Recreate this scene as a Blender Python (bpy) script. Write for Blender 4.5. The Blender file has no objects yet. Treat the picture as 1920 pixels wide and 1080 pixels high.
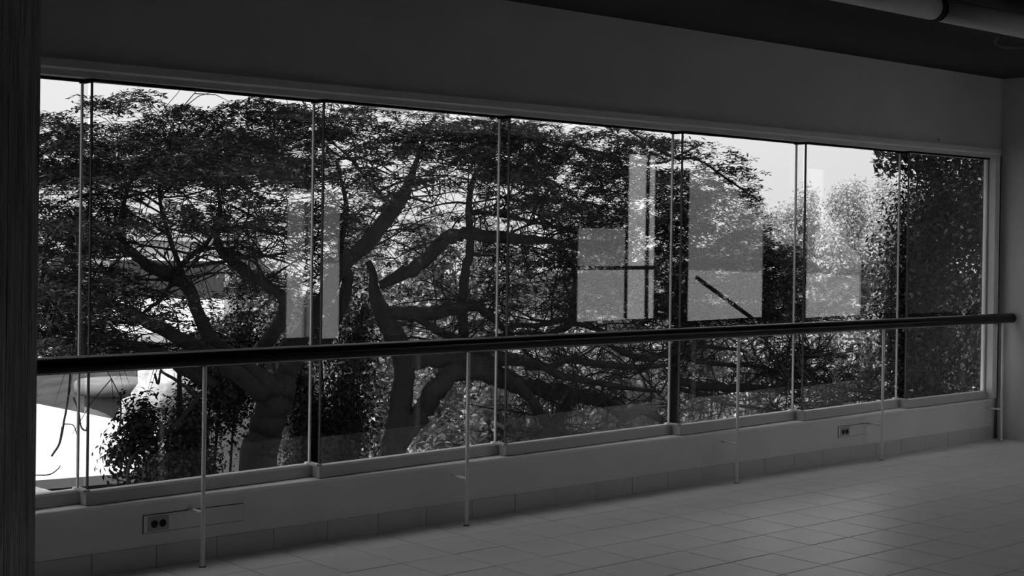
import bpy, math, random
import numpy as np
from mathutils import Matrix, Vector
rng = np.random.default_rng(7)
random.seed(7)
sc = bpy.context.scene
col = sc.collection

# ------------------------------------------------------------------ camera
F, YAW, PITCH, ROLL, SY = 2683.74, 0.718156, 0.006392, 0.0140055, -76.83
CAM = np.array([-5.2471, -6.3272, 1.6165])
fw = np.array([math.sin(YAW)*math.cos(PITCH), math.cos(YAW)*math.cos(PITCH), -math.sin(PITCH)])
_rt = np.array([math.cos(YAW), -math.sin(YAW), 0.0]); _up = np.cross(_rt, fw)
rt = math.cos(ROLL)*_rt + math.sin(ROLL)*_up
up = -math.sin(ROLL)*_rt + math.cos(ROLL)*_up
cd = bpy.data.cameras.new('camera'); cam = bpy.data.objects.new('camera', cd); col.objects.link(cam)
cd.sensor_width = 36; cd.lens = F/1920*36; cd.shift_y = SY/1920; cd.clip_end = 500; cd.clip_start = .05
M = Matrix.Identity(4)
for i in range(3):
    M[i][0], M[i][1], M[i][2], M[i][3] = rt[i], up[i], -fw[i], CAM[i]
cam.matrix_world = M
sc.camera = cam
def ray(u, v): return rt*(u-960)/F - up*(v-540-SY)/F + fw
def at(u, v, depth): return CAM + ray(u, v)*depth          # a pixel and a distance
def atz(u, v, z): d = ray(u, v); return CAM + d*(z-CAM[2])/d[2]
def aty(u, v, y): d = ray(u, v); return CAM + d*(y-CAM[1])/d[1]

# ------------------------------------------------------------------ light
w = bpy.data.worlds.new('sky'); sc.world = w; w.use_nodes = True
nt = w.node_tree; N = nt.nodes; L = nt.links
bg = N['Background']
tc = N.new('ShaderNodeTexCoord'); sp = N.new('ShaderNodeSeparateXYZ'); rp = N.new('ShaderNodeValToRGB')
L.new(tc.outputs['Generated'], sp.inputs[0]); L.new(sp.outputs['Z'], rp.inputs[0]); L.new(rp.outputs[0], bg.inputs[0])
rp.color_ramp.elements[0].position = 0.0; rp.color_ramp.elements[0].color = (.92, .92, .92, 1)
rp.color_ramp.elements[1].position = 1.0; rp.color_ramp.elements[1].color = (1.9, 1.9, 1.9, 1)
bg.inputs[1].default_value = 1.0
sd = bpy.data.lights.new('sun', 'SUN'); sun = bpy.data.objects.new('sun', sd); col.objects.link(sun)
sd.energy = 8.5; sd.angle = math.radians(.6)
SUN_EL = math.radians(52); sdir = np.array([-.996*math.cos(SUN_EL), .085*math.cos(SUN_EL), math.sin(SUN_EL)])
sun.rotation_euler = Vector(sdir).to_track_quat('Z', 'Y').to_euler()
sun.location = (-10, 4, 20)
vs = sc.view_settings
vs.view_transform = 'Standard'; vs.look = 'None'; vs.gamma = 1; vs.use_curve_mapping = False
vs.exposure = 0.0

# ------------------------------------------------------------------ materials
def mat(name, g, rough=.6, spec=.5, var=0, scale=8, bump=0, bscale=40, stretch=None, island=0, trans=0, coat=0):
    m = bpy.data.materials.new(name); m.use_nodes = True
    t = m.node_tree; n = t.nodes; l = t.links; b = n['Principled BSDF']
    b.inputs['Base Color'].default_value = (g, g, g, 1); b.inputs['Roughness'].default_value = rough
    b.inputs['Specular IOR Level'].default_value = spec
    if coat: b.inputs['Coat Weight'].default_value = coat; b.inputs['Coat Roughness'].default_value = .1
    vec = None
    if var or bump:
        c = n.new('ShaderNodeTexCoord'); vec = c.outputs['Object']
        if stretch:
            mp = n.new('ShaderNodeMapping'); mp.inputs['Scale'].default_value = stretch
            l.new(vec, mp.inputs[0]); vec = mp.outputs[0]
    fac = None
    if var:
        t1 = n.new('ShaderNodeTexNoise'); t1.inputs['Scale'].default_value = scale; t1.inputs['Detail'].default_value = 4
        l.new(vec, t1.inputs[0]); fac = t1.outputs[0]
    if island:
        gi = n.new('ShaderNodeNewGeometry'); fac = gi.outputs['Random Per Island']; var = island
    if fac is not None:
        mr = n.new('ShaderNodeMapRange'); l.new(fac, mr.inputs[0])
        mr.inputs[1].default_value = .0 if island else .25; mr.inputs[2].default_value = 1 if island else .75
        mr.inputs[3].default_value = g*(1-var); mr.inputs[4].default_value = g*(1+var)
        cc = n.new('ShaderNodeCombineColor')
        for i in range(3): l.new(mr.outputs[0], cc.inputs[i])
        l.new(cc.outputs[0], b.inputs['Base Color'])
    if bump:
        t2 = n.new('ShaderNodeTexNoise'); t2.inputs['Scale'].default_value = bscale; t2.inputs['Detail'].default_value = 3
        l.new(vec, t2.inputs[0]); bp = n.new('ShaderNodeBump'); bp.inputs['Strength'].default_value = bump
        bp.inputs['Distance'].default_value = .02
        l.new(t2.outputs[0], bp.inputs['Height']); l.new(bp.outputs[0], b.inputs['Normal'])
    if trans:
        tr = n.new('ShaderNodeBsdfTranslucent'); tr.inputs[0].default_value = (g*1.3, g*1.3, g*1.3, 1)
        mx = n.new('ShaderNodeMixShader'); mx.inputs[0].default_value = trans
        l.new(b.outputs[0], mx.inputs[1]); l.new(tr.outputs[0], mx.inputs[2]); l.new(mx.outputs[0], n['Material Output'].inputs[0])
    return m
def glass_mat(name, ior, tint=.95):
    m = bpy.data.materials.new(name); m.use_nodes = True
    t = m.node_tree; n = t.nodes; l = t.links; n.remove(n['Principled BSDF'])
    g = n.new('ShaderNodeNewGeometry'); mi = n.new('ShaderNodeMix'); mi.inputs[2].default_value = ior; mi.inputs[3].default_value = 1/ior
    l.new(g.outputs['Backfacing'], mi.inputs[0])
    fr = n.new('ShaderNodeFresnel'); l.new(mi.outputs[0], fr.inputs[0])
    tr = n.new('ShaderNodeBsdfTransparent'); tr.inputs[0].default_value = (tint, tint, tint, 1)
    gl = n.new('ShaderNodeBsdfGlossy'); gl.inputs['Roughness'].default_value = 0.0; gl.inputs[0].default_value = (1, 1, 1, 1)
    mx = n.new('ShaderNodeMixShader'); l.new(fr.outputs[0], mx.inputs[0]); l.new(tr.outputs[0], mx.inputs[1]); l.new(gl.outputs[0], mx.inputs[2])
    l.new(mx.outputs[0], n['Material Output'].inputs[0])
    return m
def frost_mat(name, g):
    m = bpy.data.materials.new(name); m.use_nodes = True; n = m.node_tree.nodes; n.remove(n['Principled BSDF'])
    t = n.new('ShaderNodeBsdfTranslucent'); t.inputs[0].default_value = (g, g, g, 1); m.node_tree.links.new(t.outputs[0], n['Material Output'].inputs[0]); return m
MT = dict(
    wall=mat('painted plaster', .75, .75, .3, .05, 3, .04, 90),
    ceiling=mat('dark ceiling paint', .065, .9, .1),
    trimw=mat('painted window trim', .88, .5, .4, .05, 5, .05, 30, (1, 20, 20)),
    metal=mat('pale aluminium channel', .55, .4, .5),
    tile=mat('glazed floor tile', .74, .32, .45, .06, 4, .02, 25),
    skirt=mat('glazed skirting tile', .55, .4, .45, .05, 6),
    backwall=mat('shade-darkened back wall', .16, .8, .2),  # wall colour darkened so its reflection in the glass stays dim
    added_dark_floor=mat('added dark floor', .06, .95, .05, .2, 60),  # made-up dark floor beyond the tiles, dims the reflected floor
    darkwall=mat('shade-dark plaster', .06, .9, .1),  # shade of the near house sides put into the wall colour
    grout=mat('dark grout', .03, .95, .1),
    blackpaint=mat('black gloss paint', .006, .22, .22),
    post=mat('pale enamelled steel', .82, .4, .5),
    wood=mat('dark stained board', .75, .7, .2, .5, 5, .35, 14, (14, 14, .5)),
    pipe=mat('pale pipe plastic', .85, .45, .4, .1, 3),
    black=mat('black rubber', .012, .6, .3),
    dark=mat('dark joint', .02, .9, .1),
    plate=mat('ivory cover plate', .40, .5, .4),
    glass=glass_mat('window glass', 1.53),
    sealant=glass_mat('clear joint sealant', 1.04, .86),
    frosted=frost_mat('frosted glass', .95),
    bark=mat('shade-darkened bark', .026, .9, .15, .45, 7, .8, 22, (1, 1, .6)),  # bark darkened in colour to stand in for canopy shade
    twig=mat('dark twig', .02, .9, .1),
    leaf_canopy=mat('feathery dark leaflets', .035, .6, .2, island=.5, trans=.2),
    leaf_dark=mat('shade-darkened glossy leaves', .006, .35, .25, island=.7, trans=.05),  # near-black leaf colour stands in for the shade on this tree
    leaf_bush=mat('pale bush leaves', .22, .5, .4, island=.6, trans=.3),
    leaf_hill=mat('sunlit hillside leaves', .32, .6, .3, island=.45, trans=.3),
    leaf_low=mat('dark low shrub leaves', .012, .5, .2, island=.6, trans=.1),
    ground=mat('dry leaf litter', .035, .95, .1, .5, 1.5, .5, 12),
    white=mat('white roof coating', .40, .6, .3, .03, 1.0),
    plaster=mat('whitewashed plaster', .85, .8, .2, .06, 2),
    shade=mat('grey concrete', .14, .85, .2, .2, 3, .2, 30),
    rock=mat('pale rock', .33, .9, .2, .5, 5, .8, 14),
    pane=mat('dark window pane', .03, .1, .5),
    terrace=mat('pale paving', .46, .85, .2, .08, 2),
)

# ------------------------------------------------------------------ mesh helpers
class MB:
    def __init__(s): s.v = []; s.f = []
    def add(s, v, f):
        o = len(s.v); s.v += [tuple(map(float, p)) for p in v]; s.f += [tuple(i+o for i in q) for q in f]; return s
    def box(s, x0, x1, y0, y1, z0, z1):
        return s.add([(x0,y0,z0),(x1,y0,z0),(x1,y1,z0),(x0,y1,z0),(x0,y0,z1),(x1,y0,z1),(x1,y1,z1),(x0,y1,z1)],
              [(0,3,2,1),(4,5,6,7),(0,1,5,4),(1,2,6,5),(2,3,7,6),(3,0,4,7)])
    def prism(s, poly, z0, z1):                    # footprint polygon (ccw) extruded in z
        n = len(poly)
        return s.add([(p[0], p[1], z0) for p in poly]+[(p[0], p[1], z1) for p in poly],
              [tuple(range(n-1, -1, -1)), tuple(range(n, 2*n))]+[(i, (i+1) % n, n+(i+1) % n, n+i) for i in range(n)])
    def profx(s, prof, x0, x1):                    # (y,z) profile swept along x
        n = len(prof)
        return s.add([(x0, p[0], p[1]) for p in prof]+[(x1, p[0], p[1]) for p in prof],
              [tuple(range(n)), tuple(range(2*n-1, n-1, -1))]+[(i, n+i, n+(i+1) % n, (i+1) % n) for i in range(n)])
    def tube(s, pts, rad, sides=8, caps=True, jit=0):
        P = np.array(pts, float); n = len(P); rad = np.broadcast_to(np.array(rad, float), (n,))
        T = np.gradient(P, axis=0); T /= np.linalg.norm(T, axis=1)[:, None]+1e-9
        ref = np.array([0, 0, 1.]) if abs(T[0][2]) < .9 else np.array([1., 0, 0])
        A = np.cross(T[0], ref); A /= np.linalg.norm(A); V = []
        for i in range(n):
            A = A - T[i]*(A@T[i]); A /= np.linalg.norm(A); B = np.cross(T[i], A)
            for k in range(sides):
                a = 2*math.pi*k/sides; r = rad[i]*(1+jit*rng.normal() if jit else 1)
                V.append(P[i]+(A*math.cos(a)+B*math.sin(a))*r)
        Fc = [(i*sides+k, i*sides+(k+1) % sides, (i+1)*sides+(k+1) % sides, (i+1)*sides+k) for i in range(n-1) for k in range(sides)]
        if caps: Fc += [tuple(range(sides-1, -1, -1)), tuple(range((n-1)*sides, n*sides))]
        return s.add(V, Fc)
    def lathe(s, prof, c, axis='z', seg=20):       # (r,h) profile round an axis through c
        n = len(prof); V = []
        for k in range(seg):
            a = 2*math.pi*k/seg
            for r, h in prof:
                q = (r*math.cos(a), r*math.sin(a), h)
                if axis == 'x': q = (h, r*math.cos(a), r*math.sin(a))
                if axis == 'y': q = (r*math.sin(a), h, r*math.cos(a))
                V.append((c[0]+q[0], c[1]+q[1], c[2]+q[2]))
        Fc = [(k*n+i, ((k+1) % seg)*n+i, ((k+1) % seg)*n+i+1, k*n+i+1) for k in range(seg) for i in range(n-1)]
        return s.add(V, Fc)
    def build(s, name, m, parent=None, smooth=False, loc=None):
        me = bpy.data.meshes.new(name); vv = s.v
        if loc is not None: vv = [(a-loc[0], b-loc[1], c-loc[2]) for a, b, c in vv]
        me.from_pydata(vv, [], s.f); me.materials.append(MT[m]); me.update()
        if smooth: me.polygons.foreach_set('use_smooth', [True]*len(me.polygons))
        o = bpy.data.objects.new(name, me); col.objects.link(o)
        if loc is not None: o.location = loc
        if parent is not None:
            o.parent = parent
            if loc is None: o.location = -parent.location
            else: o.location = Vector(loc)-parent.location
        return o
def tag(o, label=None, cat=None, group=None, kind=None):
    if label: o['label'] = label
    if cat: o['category'] = cat
    if group: o['group'] = group
    if kind: o['kind'] = kind
    return o
def empty(name, loc=(0, 0, 0)):
    o = bpy.data.objects.new(name, None); col.objects.link(o); o.location = loc; o.empty_display_size = .1; return o
def struct(o, label, cat): return tag(o, label, cat, kind='structure')
def leaf_mesh(name, m, P, Nn, size, aspect, parent, jitter=.3, flat=None, kind='stuff', fold=.25):
    """one quad per leaf, folded a little along its rib; P centres, Nn normals"""
    n = len(P); P = np.asarray(P); Nn = Nn/(np.linalg.norm(Nn, axis=1)[:, None]+1e-9)
    R = rng.normal(size=(n, 3)); A = np.cross(Nn, R); A /= np.linalg.norm(A, axis=1)[:, None]+1e-9
    B = np.cross(Nn, A); ln = size*rng.uniform(1-jitter, 1+jitter, n)[:, None]; wd = ln*aspect
    V = np.empty((n, 4, 3)); V[:, 0] = P-A*ln*.5; V[:, 1] = P+B*wd*.5+Nn*wd*fold+A*ln*.05; V[:, 2] = P+A*ln*.5; V[:, 3] = P-B*wd*.5+Nn*wd*fold+A*ln*.05
    V = V.reshape(-1, 3)
    off = np.array(parent.location)
    V = V-off
    me = bpy.data.meshes.new(name); me.vertices.add(4*n); me.loops.add(4*n); me.polygons.add(n)
    me.vertices.foreach_set('co', V.ravel()); me.loops.foreach_set('vertex_index', np.arange(4*n, dtype=np.int32))
    me.polygons.foreach_set('loop_start', np.arange(0, 4*n, 4, dtype=np.int32)); me.polygons.foreach_set('loop_total', np.full(n, 4, np.int32))
    me.update(); me.validate(); me.materials.append(MT[m])
    o = bpy.data.objects.new(name, me); col.objects.link(o); o.parent = parent
    if kind: o['kind'] = kind
    return o
def spline(pts, n=6):
    P = np.array(pts, float)
    if len(P) < 3: return P
    Q = np.vstack([2*P[0]-P[1], P, 2*P[-1]-P[-2]]); out = []
    for i in range(1, len(Q)-2):
        for t in np.linspace(0, 1, n, endpoint=False):
            a, b, c, d = Q[i-1], Q[i], Q[i+1], Q[i+2]
            out.append(.5*((2*b)+(-a+c)*t+(2*a-5*b+4*c-d)*t*t+(-a+3*b-3*c+d)*t**3))
    out.append(P[-1]); return np.array(out)

# ================================================================== the room
TS = .33                                         # tile module
X0, X1, YB, CZ = -9.0, 24.0, -8.0, 3.0
XR = 5.70                                        # face of the short wall at the window's right
# floor: slab with tiles laid on it
fl = empty('floor', (0, 0, 0)); struct(fl, 'grey floor of large square tiles with thin dark joints', 'floor')
MB().box(X0, X1, YB, 0.0, -.30, -.004).build('grout_bed', 'grout', fl)
g = .0029
tl = MB(); b_ = .0015
x, z = TS/2-g, 0.0
tl.add([(-x,-x,-.012),(x,-x,-.012),(x,x,-.012),(-x,x,-.012),(-x,-x,-b_),(x,-x,-b_),(x,x,-b_),(-x,x,-b_),
        (-x+b_,-x+b_,0),(x-b_,-x+b_,0),(x-b_,x-b_,0),(-x+b_,x-b_,0)],
       [(0,3,2,1),(0,1,5,4),(1,2,6,5),(2,3,7,6),(3,0,4,7),(4,5,9,8),(5,6,10,9),(6,7,11,10),(7,4,8,11),(8,9,10,11)])
first = None
QN = range(-8, 17)
for r in range(9):
    for q in QN:
        loc = (q*TS+TS/2, -(r*TS+TS/2), random.uniform(-.0008, .0004))
        if first is None:
            first = tl.build('floor_tile', 'tile', fl); o = first
        else:
            o = first.copy(); col.objects.link(o)
        o.location = loc; o.rotation_euler = (random.uniform(-.0012, .0012), random.uniform(-.0012, .0012), 0)
rest = MB()
for r in range(0, 9):
    for q in range(-27, 72):
        if r < 9 and q in QN: continue
        xa, ya = q*TS, -(r+1)*TS
        if xa < X0 or xa+TS > X1 or ya < YB: continue
        rest.add([(xa+g, ya+g, -.001), (xa+TS-g, ya+g, -.001), (xa+TS-g, ya+TS-g, -.001), (xa+g, ya+TS-g, -.001)], [(0, 1, 2, 3)])
tag(rest.build('floor_tile_field', 'tile', fl), kind='stuff')
MB().box(X0, X1, YB, -9*TS, -.004, .004).build('added_dark_floor', 'added_dark_floor', fl)  # added out of view to keep the mirrored floor dark
# ceiling
SX0, SX1, SY0, SY1 = 4.4, 9.4, -7.4, -5.2
cb = MB(); cb.box(X0, SX0, YB, .3, CZ, CZ+.3); cb.box(SX1, X1, YB, .3, CZ, CZ+.3); cb.box(SX0, SX1, YB, SY0, CZ, CZ+.3); cb.box(SX0, SX1, SY1, .3, CZ, CZ+.3)
sky_e = empty('window_20', ((SX0+SX1)/2, (SY0+SY1)/2, CZ+.2)); struct(sky_e, 'added unseen frosted rooflight that fills the hall with light', 'rooflight')  # added out of view as fill light for walls and floor
for k in range(4):
    wx = (SX1-SX0)/4; MB().box(SX0+k*wx+.02, SX0+(k+1)*wx-.02, SY0+.02, SY1-.02, CZ+.19, CZ+.20).build('fill_pane', 'frosted', sky_e)
    if k: MB().box(SX0+k*wx-.02, SX0+k*wx+.02, SY0, SY1, CZ+.16, CZ+.22).build('glazing_bar', 'metal', sky_e)
struct(cb.build('ceiling', 'ceiling'), 'dark flat ceiling above the long window', 'ceiling')
# front wall: dado under the window, lintel band over it, piers left and right
WL, WR = -3.70, 5.60
fwl = MB()
fwl.box(X0, WR, 0, .22, -.3, .322)
fwl.box(X0, XR+.2, 0, .22, 2.40, CZ)
fwl.box(X0, WL, 0, .22, .322, 2.40)
fwl.box(WR+.01, XR+.2, .035, .085, -.3, 2.40)
fwl.box(XR+.2, X1, 0, .22, -.3, CZ)
struct(fwl.build('wall_front', 'wall'), 'painted wall around the long glazed window', 'wall')
struct(MB().box(XR, XR+.2, -.95, 0, -.3, CZ).build('wall_right', 'wall'), 'short painted wall closing the right end of the window', 'wall')
struct(MB().box(X0-.2, X0, YB-.2, .22, -.3, CZ).build('wall_left', 'wall'), 'plain painted side wall beyond the boarded column', 'wall')
struct(MB().box(X1, X1+.2, YB-.2, .22, -.3, CZ).build('wall_end', 'wall'), 'plain painted far end wall of the hall', 'wall')
# skirting tiles
sk = empty('baseboard_front'); struct(sk, 'row of grey skirting tiles under the window', 'skirting')
s0 = None
for q in range(-11, 17):
    a, b = q*TS, (q+1)*TS
    if b > WR: b = WR-.005
    if s0 is None or b-a < TS-.01:
        s = MB().box(-(b-a)/2+.002, (b-a)/2-.002, -.005, 0, 0, .105).build('skirting_tile', 'skirt', sk)
        if s0 is None: s0 = s
    else:
        s = s0.copy(); col.objects.link(s)
    s.location = ((a+b)/2, random.uniform(-.001, .0005), .0)
# trims round the window
t1 = MB().profx([(.20, 2.335), (.20, 2.41), (-.022, 2.41), (-.022, 2.372), (-.008, 2.362), (-.008, 2.335)], WL-.1, WR+.075)
t1 = t1.build('trim_1', 'trimw'); struct(t1, 'pale head trim running along the top of the long window', 'trim')
MB().lathe([(0, -.026), (.007, -.0255), (.008, -.0225)], (4.72, 0, 2.437), 'y', 10).build('screw_head', 'dark', t1)
t2 = MB().profx([(.22, .316), (-.020, .316), (-.020, .329), (-.016, .333), (.22, .338)], WL-.1, WR-.002)
struct(t2.build('trim_2', 'trimw'), 'thin pale sill board with a bright front lip under the glass', 'sill')
t3 = MB().prism([(5.575, -.022), (5.645, -.022), (5.645, .034), (5.575, .034)], .338, 2.335)
struct(t3.build('trim_3', 'trimw'), 'pale upright trim at the right end of the window', 'trim')
struct(MB().box(5.572, 5.61, .052, .085, .338, 2.335).build('trim_4', 'plaster'), 'white outer reveal strip lit by daylight at the right end of the glass', 'trim')

# the long window: seven panes set in a saw-tooth, each stepping 7 cm at the joint
win = empty('window_1', (0, 0, .335)); struct(win, 'long frameless window of seven upright glass panes in stepped channels', 'window')
JX = [-3.62, -2.326, -1.031, .270, 1.779, 3.091, 4.388, 5.565]
ZB, ZT = .338, 2.335
for i in range(7):
    xa, xb = JX[i], JX[i+1]; ya, yb = .033, (.105 if i < 6 else .046)
    a = np.array([xa, ya]); b = np.array([xb, yb]); t = (b-a)/np.linalg.norm(b-a); n = np.array([t[1], -t[0]])   # n points into the room
    def quad(p, q, n0, n1): return [p+n*n1, q+n*n1, q+n*n0, p+n*n0]
    MB().prism(quad(a+t*.012, b-t*.010, -.005, .005), ZB+.055, ZT-.01).build('glass_pane', 'glass', win)
    ch = MB()                                    # bottom channel, sloped on its room side
    for s_ in (0,):
        e0, e1 = a-t*.004, b-t*.004
        pr = [(-.026, ZB), (.034, ZB), (.030, ZB+.052), (.022, ZB+.062), (-.026, ZB+.062)]
        V = [(e0[0]+n[0]*o_, e0[1]+n[1]*o_, z_) for o_, z_ in pr]+[(e1[0]+n[0]*o_, e1[1]+n[1]*o_, z_) for o_, z_ in pr]
        ch.add(V, [tuple(range(5)), tuple(range(9, 4, -1))]+[(k, 5+k, 5+(k+1) % 5, (k+1) % 5) for k in range(5)])
    ch.build('bottom_channel', 'metal', win)
    MB().prism(quad(a, b, -.02, .02), ZT-.012, ZT+.03).build('top_channel', 'dark', win)
    MB().prism(quad(b-t*.012, b-t*.004, -.007, .007), ZB+.055, ZT-.012).build('pane_edge', 'metal', win)
    if i: MB().prism(quad(a+t*.004, a+t*.011, -.007, .007), ZB+.055, ZT-.012).build('pane_seal', 'shade', win)
    if i < 6:
        MB().box(xb-.014, xb-.008, .040, .098, ZB+.06, ZT-.012).build('joint_seal', 'sealant', win)
        MB().box(xb-.022, xb+.012, .012, .128, ZB+.058, ZB+.070).build('joint_shoe', 'metal', win)
        MB().box(xb-.012, xb+.006, .002, .130, ZB, ZB+.060).build('joint_block', 'metal', win)
        MB().box(xb-.018, xb+.010, .020, .118, ZT-.018, ZT-.002).build('joint_cap', 'dark', win)

# ------------------------------------------------------------------ back wall with its own windows (they mirror in the glass)
def wall_openings(mb, x0, x1, y0, y1, z0, z1, ops):
    ops = sorted(ops); x = x0
    for a, b, c, d in ops:
        if a > x: mb.box(x, a, y0, y1, z0, z1)
        if c > z0: mb.box(a, b, y0, y1, z0, c)
        if d < z1: mb.box(a, b, y0, y1, d, z1)
        x = b
    if x < x1: mb.box(x, x1, y0, y1, z0, z1)
    return mb
OPS = [(5.25, 6.05, .28, 2.22), (10.23, 11.41, .36, 1.80), (11.41, 12.15, .36, 2.96), (13.12, 15.41, .28, 2.96), (16.58, 20.3, .22, 2.96)]
bw = wall_openings(MB(), X0, X1, YB-.06, YB, -.3, CZ, OPS)
for poly in ([(13.12, 2.97), (13.12, 2.90), (14.45, 2.53), (15.41, 1.86), (15.41, 2.97)], [(17.2, 2.97), (17.2, 2.3), (18.13, 1.57), (20.03, .74), (20.3, .65), (20.3, 2.97)]):
    n_ = len(poly); bw.add([(x, YB-.058, z) for x, z in poly]+[(x, YB-.002, z) for x, z in poly], [tuple(range(n_)), tuple(range(2*n_-1, n_-1, -1))]+[(i, n_+i, n_+(i+1) % n_, (i+1) % n_) for i in range(n_)])
struct(bw.build('wall_back', 'backwall'), 'painted back wall with tall window openings', 'wall')
for k, (a, b, c, d) in enumerate(OPS):
    wn = empty('window_%d' % (k+2), ((a+b)/2, YB-.1, c)); struct(wn, ['narrow', 'low', 'slender full height', 'tall sloped', 'widest sloped'][k]+' window in the back wall mirrored in the long glass', 'window')
    MB().box(a+.02, b-.02, YB-.036, YB-.028, c+.02, d-.02).build('glass_pane', 'glass', wn)
    fr = .022
    for (p, q, r_, s_) in ((a, a+fr, c, d), (b-fr, b, c, d), (a+fr, b-fr, c, c+fr), (a+fr, b-fr, d-fr, d)):
        MB().box(p, q, YB-.05, YB-.015, r_, s_).build('window_frame', 'dark', wn)
    if k in (1, 2): MB().box(a, b, YB-.05, YB-.01, 1.15, 1.21).build('transom', 'dark', wn)
    if k == 2: MB().box(11.90, 11.95, YB-.05, YB-.01, c, d).build('mullion', 'dark', wn)
tag(MB().tube([(13.0, YB+.25, 1.02), (14.6, YB+.25, .33)], .035, 10).build('stair_rail', 'black'), 'black sloping stair rail mirrored in the glass before a back window', 'rail')
# ------------------------------------------------------------------ terrace behind, with a white fin wall in the sun
struct(MB().box(-30, 60, -60, YB-.06, -.5, -.05).build('terrace', 'terrace'), 'pale paved terrace outside the back windows', 'terrace')
tag(MB().box(12.58, 12.78, YB-1.02, YB-.24, -.05, 3.4).build('fin_wall', 'plaster'), 'white sunlit fin wall standing on the terrace outside the back windows', 'wall')

# ================================================================== things in the room
# handrail on five thin posts
RY, RZ, RR = -.135, 1.012, .041
hr = empty('handrail', (0, RY, 0)); tag(hr, 'long black round handrail on thin pale posts before the window', 'handrail')
xs = np.linspace(-4.3, 5.66, 24)
MB().tube([(x, RY, RZ) for x in xs], RR, 20, caps=False).build('rail', 'blackpaint', hr, smooth=True)
MB().lathe([(RR+.0005, 0), (RR+.0005, .012), (.036, .024), (.022, .031), (0, .033)], (5.655, RY, RZ), 'x', 20).build('end_cap', 'blackpaint', hr, smooth=True)
for px in (-4.0, -1.801, -.148, 2.185, 3.848, 5.532):
    MB().tube([(px, RY, .0), (px, RY, RZ-RR+.004)], .0105, 10).build('post', 'post', hr, smooth=False)
    MB().lathe([(0, .004), (.016, .004), (.018, 0)], (px, RY, 0), 'z', 12).build('foot_washer', 'shade', hr)
    MB().tube([(px, RY+.008, .262), (px, -.001, .262)], .008, 8).build('wall_bracket', 'post', hr)
# socket plates let into the dado
def plate(name, x0, x1, z0, z1, label, drop=False):
    e = empty(name, ((x0+x1)/2, 0, z0)); tag(e, label, 'power outlet', 'power outlets under the window')
    MB().box(x0, x1, -.0015, 0, z0, z1).build('shadow_gap', 'dark', e)
    MB().box(x0+.003, x1-.003, -.006, -.0014, z0+.003, z1-.003).build('cover_plate', 'wall', e)
    MB().box(x0+.025, x0+.135, -.0085, -.0058, z0+.01, z1-.01).build('socket_plate', 'plate', e)
    for sx in (.058, .102):
        s = MB().lathe([(0, -.0105), (.017, -.0105), (.0185, -.0085), (.0185, -.006)], (x0+sx, 0, (z0+z1)/2-.002), 'y', 14).build('socket', 'black', e)
        for dx in (-.006, .006): MB().box(x0+sx+dx-.0012, x0+sx+dx+.0012, -.0112, -.0104, (z0+z1)/2-.004, (z0+z1)/2+.006).build('slot', 'dark', s)
plate('power_outlet', -2.05, -1.50, .168, .258, 'ivory double power outlet on a long cover plate near the boarded column')
plate('power_outlet', 3.486, 3.86, .180, .264, 'ivory double power outlet on a short cover plate far from the boarded column')
# column clad in dark boards
cl = empty('boarded_column', (-3.42, -1.25, 0)); tag(cl, 'dark boarded column with vertical grain standing on the tiled floor', 'column')
MB().box(-3.64, -3.215, -1.46, -1.05, 0, CZ).build('core', 'dark', cl)
for k in range(4):
    a = -3.205-.11*(k+1)
    MB().box(a+.002, a+.11, -1.475, -1.46, 0, CZ).build('board', 'wood', cl)
for k in range(4):
    a = -1.475+.107*k
    MB().box(-3.215, -3.203, a+.001, a+.106, 0, CZ).build('board', 'wood', cl)
d0 = aty(7, 50, -1.476)
MB().lathe([(0, -.004), (.004, -.003), (.005, 0)], (d0[0], -1.475, d0[2]), 'y', 10).build('nail_head', 'post', cl)
# pipe slung under the ceiling
pp = empty('ceiling_pipe', (1, -2.0, 2.885)); tag(pp, 'pale round pipe slung under the dark ceiling', 'pipe')
PZ, PR = 2.886, .066
MB().tube([(x, -2.0, PZ) for x in np.linspace(-6, 1.52, 8)], PR, 20).build('pipe_section', 'pipe', pp, smooth=True)
MB().tube([(x, -2.0, PZ) for x in np.linspace(1.56, 7.5, 8)], PR, 20).build('pipe_section', 'pipe', pp, smooth=True)
MB().lathe([(PR-.01, -.028), (PR+.004, -.026), (PR+.006, -.006), (PR-.004, -.002), (PR-.004, .002), (PR+.006, .006), (PR+.004, .026), (PR-.01, .028)], (1.54, -2.0, PZ), 'x', 24).build('coupling', 'black', pp, smooth=True)
for hx in (-3.5, .2, 2.75, 5.2):
    MB().lathe([(PR+.001, -.015), (PR+.006, -.015), (PR+.006, .015), (PR+.001, .015)], (hx, -2.0, PZ), 'x', 20).build('hanger_strap', 'pipe', pp, smooth=True)
    MB().tube([(hx, -2.0, PZ+PR), (hx, -2.0, CZ)], .006, 6).build('hanger_rod', 'shade', pp)
MB().tube(spline([(2.32, -1.93, 2.83), (2.36, -1.88, 2.80), (2.45, -1.87, 2.785), (2.6, -1.89, 2.79), (2.8, -1.93, 2.83)]), .012, 8).build('drain_elbow', 'shade', pp, smooth=True)

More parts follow.
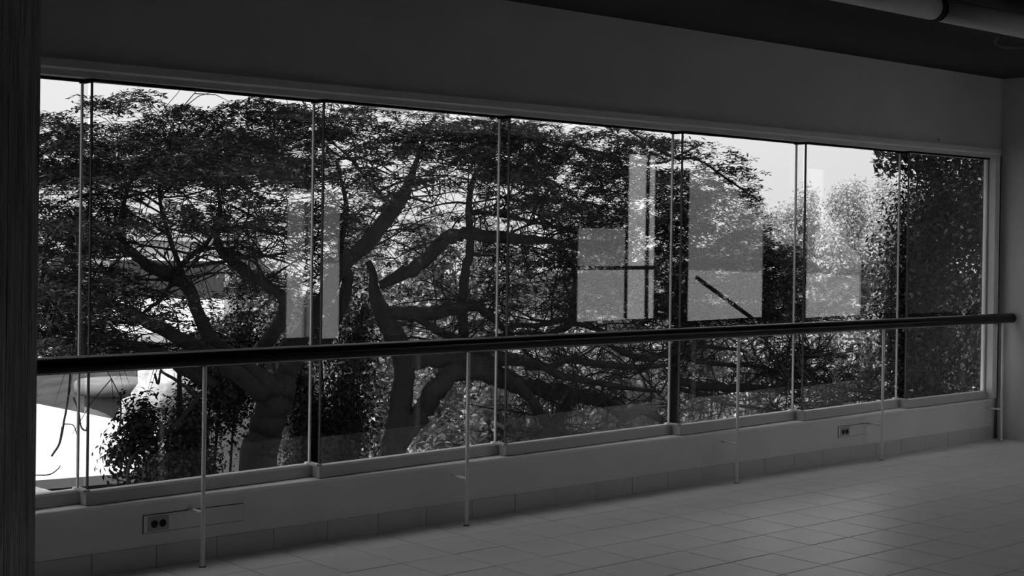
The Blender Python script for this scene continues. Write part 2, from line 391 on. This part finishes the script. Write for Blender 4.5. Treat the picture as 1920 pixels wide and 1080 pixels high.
# ================================================================== outside
def terrain(x, y):
    return -4.0 + 4.6*np.exp(-((x-38)**2+(y-23)**2)/(2*12.0**2)) + 2.4*np.exp(-((x-20)**2+(y-30)**2)/(2*9.0**2))
gx = np.linspace(-25, 85, 70); gy = np.linspace(.25, 95, 60)
tb = MB(); V = [(x, y, float(terrain(x, y))+random.uniform(-.08, .08)) for y in gy for x in gx]
tb.add(V, [(j*70+i, j*70+i+1, (j+1)*70+i+1, (j+1)*70+i) for j in range(59) for i in range(69)])
struct(tb.build('ground', 'ground', smooth=True), 'sloping ground covered with leaf litter outside the window', 'ground')
struct(MB().box(X0, X1, .0, .22, -4.2, -.3).build('wall_outer', 'plaster'), 'outer wall of the lower storey below the window', 'wall')

PX = lambda wpx, d: wpx*d/F*.5                     # radius of something wpx wide at distance d
def branch(parent, pts, m='bark', sides=8, name='branch', wob=.03):
    """pts: (u, v, width px, distance)"""
    P = np.array([at(u, v, d) for u, v, w_, d in pts]); R = np.array([PX(w_, d) for u, v, w_, d in pts])
    Q = spline(np.hstack([P, R[:, None]]), 5)
    Q[1:-1, :3] += rng.normal(size=(len(Q)-2, 3))*wob*Q[1:-1, 3:4]*3
    Q[:, 3] = np.maximum(Q[:, 3]*(1+rng.normal(size=len(Q))*.05), .004)
    BR.append(Q)
    return MB().tube(Q[:, :3], Q[:, 3], sides, jit=.05).build(name, m, parent, smooth=True)

BR = []
# ---- first big tree: leaning trunk with limbs reaching left
base = at(485, 880, 13.8); zb = float(terrain(base[0], base[1]))
TA = empty('spreading_tree', (base[0], base[1], zb)); tag(TA, 'large spreading tree with a twisted leaning trunk and feathery layered canopy beside the white roof', 'tree')
P0 = [(base[0]-.1, base[1], zb-.1), (base[0], base[1], -2.2)]
trunk = [at(487, 885, 13.8), at(496, 820, 13.8), at(515, 757, 13.8), at(530, 695, 13.9), at(552, 645, 14.0)]
tr_r = [PX(74, 13.8), PX(64, 13.8), PX(66, 13.8), PX(60, 13.9), PX(44, 14)]
Q = spline(np.hstack([np.array(P0+trunk), np.array([.30, .24]+tr_r)[:, None]]), 7)
Q[:, :3] += rng.normal(size=(len(Q), 3))*.012
BR.append(Q); MB().tube(Q[:, :3], Q[:, 3], 16, jit=.06).build('trunk', 'bark', TA, smooth=True)
for pts in [
    [(520, 730, 40, 13.7), (440, 672, 30, 13.5), (388, 622, 27, 13.3), (354, 545, 24, 13.1), (327, 519, 26, 13.0), (288, 503, 22, 12.9), (254, 480, 19, 12.8), (232, 453, 15, 12.7), (227, 415, 11, 12.6), (238, 360, 7, 12.5), (262, 300, 4, 12.4)],
    [(490, 740, 34, 13.6), (430, 690, 32, 13.2), (388, 660, 32, 13.0), (327, 630, 28, 12.7), (271, 600, 24, 12.4), (215, 572, 18, 12.1), (160, 552, 12, 11.9), (80, 540, 6, 11.7)],
    [(400, 720, 22, 13.2), (340, 690, 24, 12.9), (300, 660, 22, 12.6), (254, 650, 20, 12.4), (193, 636, 15, 12.2), (140, 610, 10, 12), (90, 570, 5, 11.8)],
    [(262, 592, 5, 12.5), (300, 562, 9, 12.6), (320, 535, 8, 12.9), (332, 512, 7, 13)],
    [(398, 440, 6, 13.4), (384, 460, 9, 13.3), (365, 474, 11, 13.2), (345, 492, 12, 13.0), (327, 513, 12, 13)],
    [(485, 660, 30, 13.9), (521, 612, 27, 13.7), (537, 575, 26, 13.6), (527, 555, 23, 13.6), (499, 533, 21, 13.6), (471, 517, 20, 13.5), (443, 494, 22, 13.5), (415, 470, 17, 13.4), (404, 428, 12, 13.4), (413, 390, 9, 13.4), (404, 330, 6, 13.3)],
    [(545, 660, 40, 14.0), (590, 590, 32, 13.8), (640, 500, 32, 13.6), (676, 468, 32, 13.5), (712, 428, 31, 13.4), (737, 390, 30, 13.3), (757, 366, 25, 13.3), (775, 320, 12, 13.3), (800, 250, 7, 13.4), (830, 190, 4, 13.4)],
    [(590, 660, 30, 14.3), (612, 630, 30, 14.3), (638, 575, 28, 14.4), (652, 525, 22, 14.5), (640, 460, 14, 14.5), (650, 390, 9, 14.5), (630, 300, 5, 14.5)],
    [(415, 470, 10, 13.4), (470, 482, 7, 13.6), (530, 475, 5, 13.7), (570, 468, 3, 13.7)],
    [(360, 500, 7, 13.1), (420, 490, 6, 13.2), (490, 480, 4, 13.3), (560, 500, 3, 13.3)],
    [(404, 430, 7, 13.4), (460, 425, 6, 13.5), (520, 440, 5, 13.6), (560, 430, 3, 13.7)],
    [(354, 545, 12, 13.1), (310, 420, 8, 13), (300, 340, 6, 12.9), (330, 250, 4, 12.8)],
    [(120, 680, 8, 11.6), (90, 600, 6, 11.6), (80, 500, 5, 11.6), (100, 400, 4, 11.6)],
    [(84, 655, 7, 11.9), (98, 632, 9, 11.9), (110, 600, 8, 11.9)],
    [(740, 392, 12, 13.3), (700, 350, 7, 13.3), (650, 290, 5, 13.3), (585, 240, 3, 13.3)],
]: branch(TA, pts)
# dead hanging twigs in front of the roof
for pts in [[(132, 700, 4, 11.5), (128, 745, 4, 11.5), (120, 790, 4, 11.4), (112, 830, 4, 11.4), (97, 855, 3.5, 11.3)],
            [(120, 795, 2.5, 11.4), (137, 797, 2, 11.4), (144, 814, 1.5, 11.4)], [(112, 828, 2, 11.4), (116, 800, 1.5, 11.4)],
            [(138, 745, 3, 11.5), (148, 775, 3, 11.5), (152, 800, 3, 11.5), (162, 806, 3, 11.5), (163, 780, 2, 11.5)],
            [(226, 735, 4, 11.8), (226, 790, 3, 11.8), (218, 818, 2, 11.8)],
            [(66, 891, 2.5, 11.2), (92, 890, 2.5, 11.2), (108, 880, 2, 11.2), (113, 873, 1.5, 11.2)],
            [(300, 695, 6, 12.6), (340, 720, 7, 12.7), (372, 748, 8, 12.9)],
            [(380, 735, 8, 12.9), (330, 795, 8, 12.7), (285, 830, 8, 12.5), (245, 862, 7, 12.3), (238, 920, 6, 12.3)],
            [(337, 700, 9, 13.2), (336, 760, 11, 13.2), (333, 850, 12, 13.2)],
            [(290, 700, 4, 12.6), (296, 720, 5, 12.6), (302, 690, 3, 12.6)]]:
    branch(TA, pts, 'bark', 6)

# ---- second big tree: upright trunk with an arching root-like limb and long low boughs to the right
base2 = at(740, 870, 14.0); zb2 = float(terrain(base2[0], base2[1]))
TB = empty('arching_tree', (base2[0], base2[1], zb2)); tag(TB, 'large tree with an upright trunk, an arching limb and long boughs reaching right', 'tree')
P0 = [(base2[0], base2[1], zb2-.1), (base2[0], base2[1], -2.0)]
trunk = [at(738, 868, 14), at(745, 810, 14), at(753, 750, 14), at(757, 690, 14), at(745, 640, 14), at(718, 590, 14), at(702, 545, 14.1), at(699, 512, 14.1), at(690, 490, 14.1)]
tr_r = [PX(x, 14) for x in (48, 47, 44, 38, 40, 34, 22, 15, 12)]
Q = spline(np.hstack([np.array(P0+trunk), np.array([.28, .2]+tr_r)[:, None]]), 7)
BR.append(Q); MB().tube(Q[:, :3], Q[:, 3], 14, jit=.05).build('trunk', 'bark', TB, smooth=True)
for pts in [
    [(748, 835, 30, 14.0), (775, 798, 36, 14.0), (800, 757, 38, 14.0), (825, 722, 38, 14.0), (852, 699, 38, 14.1), (890, 692, 40, 14.2), (930, 703, 38, 14.4), (973, 722, 34, 14.6), (1009, 728, 30, 14.8), (1051, 737, 30, 15), (1096, 744, 28, 15.2), (1132, 752, 26, 15.4), (1157, 770, 24, 15.5), (1176, 781, 22, 15.6), (1197, 768, 22, 15.7), (1220, 774, 18, 15.8), (1250, 795, 12, 16)],
    [(760, 690, 26, 14), (800, 672, 34, 14.1), (860, 672, 36, 14.2), (920, 672, 30, 14.3), (1000, 680, 18, 14.5), (1037, 699, 13, 14.6), (1068, 708, 13, 14.7), (1112, 716, 12, 14.8), (1173, 727, 9, 15), (1240, 735, 5, 15.2)],
    [(965, 712, 24, 14.5), (1001, 758, 19, 14.4), (1023, 791, 20, 14.4), (1048, 825, 18, 14.4), (1075, 870, 16, 14.5)],
    [(1078, 738, 22, 15.1), (1056, 768, 22, 15.0), (1040, 797, 22, 14.9), (1005, 826, 24, 14.8), (970, 870, 24, 14.8)],
    [(1040, 802, 16, 14.5), (1062, 812, 16, 14.5), (1084, 820, 12, 14.6)],
    [(985, 686, 16, 14.6), (1040, 686, 14, 14.7), (1057, 675, 14, 14.8), (1093, 677, 15, 14.9), (1134, 684, 14, 15), (1196, 688, 11, 15.2), (1270, 684, 6, 15.5)],
    [(712, 536, 16, 14), (757, 513, 26, 14), (795, 490, 26, 14), (820, 462, 27, 14), (845, 444, 26, 14), (876, 437, 25, 14.1), (918, 443, 23, 14.2), (979, 449, 20, 14.3), (1035, 452, 12, 14.5), (1090, 470, 6, 14.6)],
    [(868, 640, 20, 14.3), (868, 562, 18, 14.3), (873, 507, 17, 14.3), (882, 462, 16, 14.2), (879, 395, 13, 14.2), (890, 330, 9, 14.2), (930, 262, 6, 14.2), (975, 222, 4, 14.2)],
    [(712, 590, 26, 14), (760, 588, 27, 14), (807, 587, 26, 14.1), (857, 579, 24, 14.2), (890, 573, 20, 14.3), (918, 592, 17, 14.4), (940, 612, 12, 14.5), (980, 650, 10, 14.6)],
    [(775, 592, 15, 14), (818, 618, 15, 14), (851, 634, 16, 14.1), (880, 660, 14, 14.1)],
    [(940, 645, 7, 14.5), (957, 612, 8, 14.6), (1009, 610, 10, 14.7), (1051, 600, 10, 14.8), (1090, 608, 9, 14.9), (1134, 622, 8, 15), (1200, 626, 5, 15.2)],
    [(1000, 640, 10, 14.6), (1040, 622, 12, 14.8), (1070, 604, 16, 14.9), (1078, 560, 20, 15), (1080, 520, 12, 15), (1060, 470, 7, 15)],
    [(1130, 640, 8, 15.2), (1168, 660, 12, 15.3), (1207, 673, 13, 15.4), (1251, 663, 12, 15.6), (1300, 650, 10, 15.8), (1350, 652, 6, 16), (1400, 660, 4, 16)],
    [(1198, 699, 4, 15), (1254, 758, 4, 15)],
    [(879, 400, 10, 14.2), (920, 400, 9, 14.3), (980, 412, 8, 14.4), (1040, 425, 6, 14.5), (1090, 440, 4, 14.6)],
    [(1264, 850, 22, 16), (1264, 780, 20, 16), (1264, 700, 18, 16), (1270, 640, 14, 16), (1282, 560, 9, 16), (1300, 480, 6, 16)],
    [(1264, 680, 12, 16), (1284, 668, 10, 16), (1312, 678, 9, 16.1), (1375, 685, 8, 16.3), (1413, 686, 6, 16.4), (1470, 700, 4, 16.5)],
    [(1264, 712, 16, 16), (1312, 724, 17, 16), (1356, 727, 16, 16.1), (1394, 727, 15, 16.2), (1437, 730, 14, 16.3), (1471, 727, 13, 16.4), (1505, 722, 11, 16.5), (1541, 721, 9, 16.6), (1580, 727, 7, 16.8), (1640, 738, 5, 17), (1700, 730, 3, 17)],
    [(1471, 727, 9, 16.4), (1471, 700, 9, 16.4), (1450, 665, 6, 16.3), (1433, 632, 4, 16.3), (1420, 600, 3, 16.3)],
    [(1471, 703, 7, 16.4), (1478, 655, 5, 16.4), (1490, 610, 3, 16.4)],
    [(1471, 703, 7, 16.4), (1505, 680, 5, 16.4), (1540, 650, 3, 16.4)],
    [(1274, 729, 9, 16), (1336, 745, 8, 16), (1360, 757, 7, 16), (1437, 767, 5, 16.2), (1480, 773, 3, 16.3)],
    [(1394, 727, 8, 16.2), (1430, 700, 6, 16.3), (1480, 705, 4, 16.4), (1540, 690, 3, 16.5)],
    [(1541, 721, 6, 16.6), (1545, 760, 6, 16.6), (1500, 770, 4, 16.5)],
    [(1545, 765, 7, 16.6), (1590, 752, 5, 16.7), (1640, 748, 4, 16.8)],
    [(930, 262, 5, 14.2), (1000, 262, 5, 14.4), (1100, 280, 5, 14.7), (1180, 300, 5, 15), (1240, 305, 5, 15.3), (1290, 283, 4, 15.6), (1320, 268, 3, 15.8)],
    [(1180, 245, 4, 15), (1235, 280, 6, 15.3), (1268, 296, 6, 15.5), (1310, 300, 5, 15.7), (1370, 340, 4, 15.9), (1425, 378, 3, 16)],
]: branch(TB, pts)

# ---- fine twigs: random forks off the limbs
def twigs(parent, segs, n, lmin, lmax, name='twigs', r0=.011):
    mb = MB(); pts = []
    for _ in range(n):
        Q = segs[rng.integers(len(segs))]; k = rng.integers(len(Q)//4, len(Q)); p = Q[k, :3].copy()
        ln = rng.uniform(lmin, lmax); d = rng.normal(size=3); d[2] = abs(d[2])*.5+.05; d /= np.linalg.norm(d)
        path = [p]; r = min(r0*rng.uniform(.5, 1.2), Q[k, 3]*.8)
        for j in range(5):
            d = d+rng.normal(size=3)*.28; d[2] -= .04; d /= np.linalg.norm(d); path.append(path[-1]+d*ln/5)
        path = np.array(path); mb.tube(path, np.linspace(r, r*.25, 6), 4, caps=False); pts.append(path)
        for s_ in range(3):
            q = path[rng.integers(1, 5)]; e = d+rng.normal(size=3)*.7; e /= np.linalg.norm(e)
            sub = np.array([q+e*t*ln*.45+np.array([0, 0, -.15*t*t*ln]) for t in (0, .5, 1)]); mb.tube(sub, [r*.5, r*.4, r*.15], 3, caps=False); pts.append(sub)
    o = mb.build(name, 'twig', parent); o['kind'] = 'stuff'; return pts
nA = 1+15
segA = [q for q in BR[1:nA]]; segB = [q for q in BR[nA+11:-2]]
twA = twigs(TA, segA, 330, .35, 1.2); twB = twigs(TB, segB, 620, .35, 1.3)

# ---- layered feathery canopy: flat drooping sprays of leaflets
def sprays(parent, regs, name='canopy', m='leaf_canopy', per=230):
    Ps, Ns = [], []
    for (u0, u1, v0, v1, d0, d1, n, rmin, rmax) in regs:
        for _ in range(n):
            c = at(rng.uniform(u0, u1), rng.uniform(v0, v1), rng.uniform(d0, d1))
            R = rng.uniform(rmin, rmax); k = int(per*(R/.45)**2); el = rng.uniform(.45, .9); az = rng.uniform(0, math.pi)
            t = rng.uniform(0, 2*math.pi, k); r = R*np.sqrt(rng.uniform(0, 1, k))
            # fingers: leaflets gather along a few radiating twigs
            nf = rng.integers(6, 11); fa = rng.uniform(0, 2*math.pi, nf); pick = rng.integers(0, nf, k)
            t = np.where(rng.uniform(size=k) < .75, fa[pick]+rng.normal(size=k)*.10, t)
            x, y = r*np.cos(t), r*np.sin(t)*el
            X = x*math.cos(az)-y*math.sin(az); Y = x*math.sin(az)+y*math.cos(az)
            tilt = rng.normal(size=2)*.10
            Z = -.22*(r/R)**2*R+tilt[0]*X+tilt[1]*Y+rng.normal(size=k)*.018
            Ps.append(np.stack([X+c[0], Y+c[1], Z+c[2]], 1))
            nn = np.stack([X*.3, Y*.3, np.ones(k)], 1)+rng.normal(size=(k, 3))*.28; Ns.append(nn)
    return leaf_mesh(name, m, np.vstack(Ps), np.vstack(Ns), .075, .26, parent)
sprays(TA, [
    (60, 330, 215, 330, 11.5, 16, 60, .3, .6), (290, 600, 190, 330, 11.5, 16, 85, .3, .6), (60, 560, 300, 430, 11, 16, 95, .25, .5),
    (60, 210, 400, 660, 10.5, 14, 75, .22, .45), (150, 400, 535, 600, 11, 13, 14, .2, .4), (560, 780, 200, 420, 12, 16, 55, .25, .5),
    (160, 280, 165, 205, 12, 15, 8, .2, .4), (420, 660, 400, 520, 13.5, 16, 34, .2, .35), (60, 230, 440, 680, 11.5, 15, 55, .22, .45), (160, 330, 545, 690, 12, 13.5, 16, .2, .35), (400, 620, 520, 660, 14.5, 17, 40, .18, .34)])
sprays(TB, [
    (760, 1010, 205, 340, 12.5, 17, 60, .3, .6), (950, 1230, 240, 400, 13, 17.5, 85, .28, .55), (900, 1100, 360, 470, 14, 17, 22, .2, .4),
    (1080, 1240, 380, 610, 15, 17.5, 80, .22, .45), (930, 1090, 420, 610, 14.5, 17, 40, .18, .35), (1225, 1300, 310, 610, 15.5, 18, 100, .22, .45), (1300, 1345, 310, 610, 15.5, 18, 60, .22, .4),
    (1330, 1395, 350, 610, 16, 18.5, 60, .2, .4), (1380, 1440, 400, 610, 16, 18.5, 60, .2, .4), (1430, 1500, 460, 610, 16, 18.5, 60, .2, .4), (1500, 1600, 510, 610, 16.5, 18.5, 40, .2, .4),
    (1230, 1330, 262, 300, 15.5, 16.2, 14, .14, .26), (1310, 1390, 282, 315, 15.7, 16.2, 10, .14, .24), (1340, 1410, 310, 365, 15.8, 16.4, 16, .14, .24), (1390, 1430, 350, 395, 15.8, 16.4, 8, .12, .2),
    (620, 1050, 470, 630, 14.6, 17.5, 75, .18, .34), (640, 900, 400, 480, 14.5, 17, 20, .18, .32), (1480, 1690, 655, 720, 16.5, 18, 24, .18, .32), (1250, 1500, 700, 780, 16, 17.5, 16, .15, .3)])

def crown(parent, boxes, per=130):
    # unseen sprays added above and beside the view to shade the trunks
    Ps, Ns = [], []
    for (xa, xb, ya, yb, za, zc, n) in boxes:
        for _ in range(n):
            c_ = np.array([rng.uniform(xa, xb), rng.uniform(ya, yb), rng.uniform(za, zc)]); R_ = rng.uniform(.5, .9); k_ = int(per*(R_/.6)**2)
            t_ = rng.uniform(0, 2*math.pi, k_); r_ = R_*np.sqrt(rng.uniform(0, 1, k_)); X_, Y_ = r_*np.cos(t_), r_*np.sin(t_)
            Ps.append(np.stack([X_, Y_, -.2*r_*r_/R_+rng.normal(size=k_)*.03], 1)+c_); Ns.append(np.stack([X_*.3, Y_*.3, np.ones(k_)], 1)+rng.normal(size=(k_, 3))*.25)
    leaf_mesh('canopy', 'leaf_canopy', np.vstack(Ps), np.vstack(Ns), .13, .35, parent)
crown(TA, [(-9, -3.6, 3, 9, 1.0, 6.5, 150), (-4, 2.5, 3.2, 9, 4.2, 6.5, 120)])
crown(TB, [(1.5, 9, 3.2, 9.5, 4.4, 6.8, 130), (5.5, 13, 1.0, 7, 4.9, 7.0, 150)])  # second box added unseen over the dense tree to shade it
# ---- dense dark broadleaf tree at the far right end
def leafy(name, label, cat, c, rx, ry, rz, n, size, m, group=None, stems=3, aspect=.5, shell=.6, lobes=9):
    gz = float(terrain(c[0], c[1])); e = empty(name, (c[0], c[1], gz)); tag(e, label, cat, group)
    Lc = np.array([c+np.array([rx, ry, rz])*rng.uniform(-.65, .65, 3) for _ in range(lobes)]); k = rng.integers(0, lobes, n)
    d = rng.normal(size=(n, 3)); d /= np.linalg.norm(d, axis=1)[:, None]
    rr = (shell+(1-shell)*rng.uniform(size=n))[:, None]
    P = Lc[k]+d*rr*np.array([rx, ry, rz])*.52*rng.uniform(.75, 1.15, (n, 1))
    P[:, 2] = np.maximum(P[:, 2], gz+.05)
    leaf_mesh('foliage', m, P, d+rng.normal(size=(n, 3))*.55+np.array([0, 0, .35]), size, aspect, e)
    for _ in range(stems):
        top = Lc[rng.integers(lobes)]; b = np.array([c[0]+rng.normal()*.15, c[1]+rng.normal()*.15, gz-.1])
        mid = (top+b)/2+rng.normal(size=3)*rx*.12
        Q = spline([b, mid, top], 6); r = max(.02, rz*.02); MB().tube(Q, np.linspace(r, r*.35, len(Q)), 6).build('stem', 'bark', e, smooth=True)
    return e
c = at(1795, 520, 16.6)
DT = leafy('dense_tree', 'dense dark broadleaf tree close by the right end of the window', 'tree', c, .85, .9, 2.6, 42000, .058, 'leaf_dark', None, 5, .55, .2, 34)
# a sprig of it reaching left along the top
c2 = at(1700, 300, 16.4)
PP = np.vstack([at(rng.uniform(1640, 1760), rng.uniform(280, 330), rng.uniform(16, 17)) for _ in range(260)])
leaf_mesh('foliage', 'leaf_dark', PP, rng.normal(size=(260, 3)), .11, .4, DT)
branch(DT, [(1800, 420, 10, 16.5), (1750, 330, 7, 16.5), (1700, 300, 5, 16.4), (1645, 290, 3, 16.4)])

# ---- shrubs behind the trees, standing on the ground
def rowof(name, cat, label, group, us, d, top, wid, n, size, m, dj=.6):
    """us: pixel columns; top: pixel row that the crowns reach"""
    for u, tp in zip(us, top):
        dd = d+rng.uniform(-dj, dj); p = at(u, tp, dd); gz = float(terrain(p[0], p[1])); h = p[2]-gz; rz = h/2.0
        leafy(name, label, cat, np.array([p[0], p[1], gz+h*.52]), wid, wid, rz*.86, n, size, m, group, 3, .5, .4, 14)
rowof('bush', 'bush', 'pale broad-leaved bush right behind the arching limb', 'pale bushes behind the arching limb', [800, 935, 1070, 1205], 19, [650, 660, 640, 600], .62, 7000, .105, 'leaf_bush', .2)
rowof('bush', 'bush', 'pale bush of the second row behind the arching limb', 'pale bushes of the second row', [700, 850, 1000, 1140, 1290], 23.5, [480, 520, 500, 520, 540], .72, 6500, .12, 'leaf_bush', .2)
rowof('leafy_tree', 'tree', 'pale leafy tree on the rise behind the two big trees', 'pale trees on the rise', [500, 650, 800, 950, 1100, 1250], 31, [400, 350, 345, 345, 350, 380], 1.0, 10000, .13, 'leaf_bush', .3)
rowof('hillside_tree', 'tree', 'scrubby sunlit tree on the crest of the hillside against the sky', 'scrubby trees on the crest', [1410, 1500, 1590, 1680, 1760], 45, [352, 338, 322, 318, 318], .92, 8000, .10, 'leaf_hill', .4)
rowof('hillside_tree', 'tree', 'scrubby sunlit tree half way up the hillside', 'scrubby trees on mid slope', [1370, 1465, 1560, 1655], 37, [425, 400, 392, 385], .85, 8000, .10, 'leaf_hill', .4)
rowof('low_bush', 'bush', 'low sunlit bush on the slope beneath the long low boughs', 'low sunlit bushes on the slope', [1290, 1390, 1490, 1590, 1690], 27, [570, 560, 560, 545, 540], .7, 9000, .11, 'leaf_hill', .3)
for j, (u, v, d, rx, rz, n, lab) in enumerate([
        (320, 870, 12.6, .55, .7, 5200, 'dark small-leaved shrub with twigs overlapping the white roof'),
        (425, 800, 14.8, .55, 1.2, 9000, 'dark shrub in shade at the foot of the leaning trunk'),
        (572, 800, 16.2, .38, 1.1, 7000, 'narrow dark shrub just right of the leaning trunk, behind it'),
        (655, 760, 16.5, .62, 1.5, 9000, 'dark shrub in shade between the two big trunks')]):
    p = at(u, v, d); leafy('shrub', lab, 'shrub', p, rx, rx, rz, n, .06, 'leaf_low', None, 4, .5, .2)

# ---- white roofs and other built things on the lower ground
def poly_prism(name, uv, z, th, m, label, cat, wall=None):
    P = [atz(u, v, z) for u, v in uv]; c = np.mean(P, 0); e = empty(name, (c[0], c[1], -4)); tag(e, label, cat)
    poly = [(p[0], p[1]) for p in P]
    a = sum(poly[i][0]*poly[(i+1) % len(poly)][1]-poly[(i+1) % len(poly)][0]*poly[i][1] for i in range(len(poly)))
    if a < 0: poly = poly[::-1]
    MB().prism(poly, z-th, z).build('roof_slab', m, e)
    inn = [(c[0]+(q[0]-c[0])*.93, c[1]+(q[1]-c[1])*.93) for q in poly]
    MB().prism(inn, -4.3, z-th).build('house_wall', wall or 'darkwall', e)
    return e, poly
e, poly = poly_prism('flat_roofed_house', [(-160, 713), (65, 756), (300, 803), (250, 887), (65, 901), (-160, 920)], -1.5, .12, 'white', 'low house with a broad white flat roof below the window', 'house')
e2, _ = poly_prism('flat_roofed_shed', [(-40, 893), (66, 912), (135, 931), (60, 985), (-40, 985)], -1.12, .10, 'white', 'small shed with a white roof just below the sill at the boarded column', 'shed')
# round-lipped tank behind the roof
p = at(215, 742, 27); gz = float(terrain(p[0], p[1])); tk = empty('water_tank', (p[0], p[1], gz)); tag(tk, 'round grey concrete water tank with a flat overhanging lid behind the white roof', 'tank')
tz = p[2]; MB().lathe([(.55, gz-tz-.1), (.55, .02)], p, 'z', 24).build('drum', 'shade', tk, smooth=True)
MB().lathe([(0, .34), (.7, .30), (.74, .26), (.74, .06), (.5, .0)], p, 'z', 28).build('lid', 'shade', tk, smooth=True)
# boulders
def boulder(u, v, d, r, label):
    p = at(u, v, d); gz = float(terrain(p[0], p[1])); mb = MB(); V = []; Fc = []; ns, nr = 16, 10
    for i in range(nr+1):
        for k_ in range(ns):
            th, ph = math.pi*i/nr, 2*math.pi*k_/ns; q = np.array([math.sin(th)*math.cos(ph), math.sin(th)*math.sin(ph), math.cos(th)])
            s_ = r*(1+.13*math.sin(3*q[0]+5*q[1]+u)+.10*math.sin(7*q[2]+4*q[0])); V.append(p+q*s_*np.array([1.15, 1, 1.0]))
    for i in range(nr):
        for k_ in range(ns): Fc.append((i*ns+k_, (i+1)*ns+k_, (i+1)*ns+(k_+1) % ns, i*ns+(k_+1) % ns))
    mb.add(V, Fc); o = mb.build('boulder', 'rock', smooth=True, loc=(p[0], p[1], p[2])); tag(o, label, 'boulder'); 
    MB().lathe([(r*1.0, gz-p[2]-.1), (r*.9, -r*.2)], p, 'z', 12).build('boulder_foot', 'rock', None, smooth=True, loc=tuple(p)).parent = None
    f_ = bpy.data.objects[-1] if False else [x for x in col.objects if x.name.startswith('boulder_foot')][-1]
    f_.parent = o; f_.location = (0, 0, 0)
    return o
boulder(322, 735, 24, .52, 'large pale boulder in the sun beyond the white roof')
boulder(262, 772, 25.5, .33, 'small pale boulder beside the larger one beyond the white roof')
# white houses in the distance behind the leaning tree
def house(u0, u1, v0, v1, d, label, nwin, m='plaster', deep=5):
    a, b = at(u0, v1, d), at(u1, v1, d); top = at((u0+u1)/2, v0, d)[2]
    gz = float(min(terrain(a[0], a[1]), terrain(b[0], b[1])))-.3; c = (a+b)/2; e = empty('white_house', (c[0], c[1], gz)); tag(e, label, 'house')
    t = (b-a)[:2]; Ln = np.linalg.norm(t); t /= Ln; n = np.array([-t[1], t[0]]); A = a[:2]
    def q(s, o): return A+t*s+n*o
    MB().prism([q(0, 0), q(Ln, 0), q(Ln, deep), q(0, deep)], gz, top).build('house_wall', m, e)
    MB().prism([q(-.2, -.25), q(Ln+.2, -.25), q(Ln+.2, deep+.2), q(-.2, deep+.2)], top, top+.18).build('roof_slab', 'white', e)
    for i in range(nwin):
        s = Ln*(i+.5)/nwin; w_ = MB().prism([q(s-.45, -.03), q(s+.45, -.03), q(s+.45, .02), q(s-.45, .02)], top-1.7, top-.6).build('window', 'pane', e)
        MB().prism([q(s-.52, -.06), q(s+.52, -.06), q(s+.52, .02), q(s-.52, .02)], top-1.76, top-1.70).build('window_sill', m, w_)
    return e
house(205, 420, 452, 580, 44, 'wide white house with a flat roof seen far off through the leaning tree', 4)
house(255, 330, 640, 720, 33, 'small white house low in the sun behind the leaning trunk', 1, 'white', 3)
house(60, 150, 480, 640, 50, 'white house far off glimpsed behind the boarded column', 2)
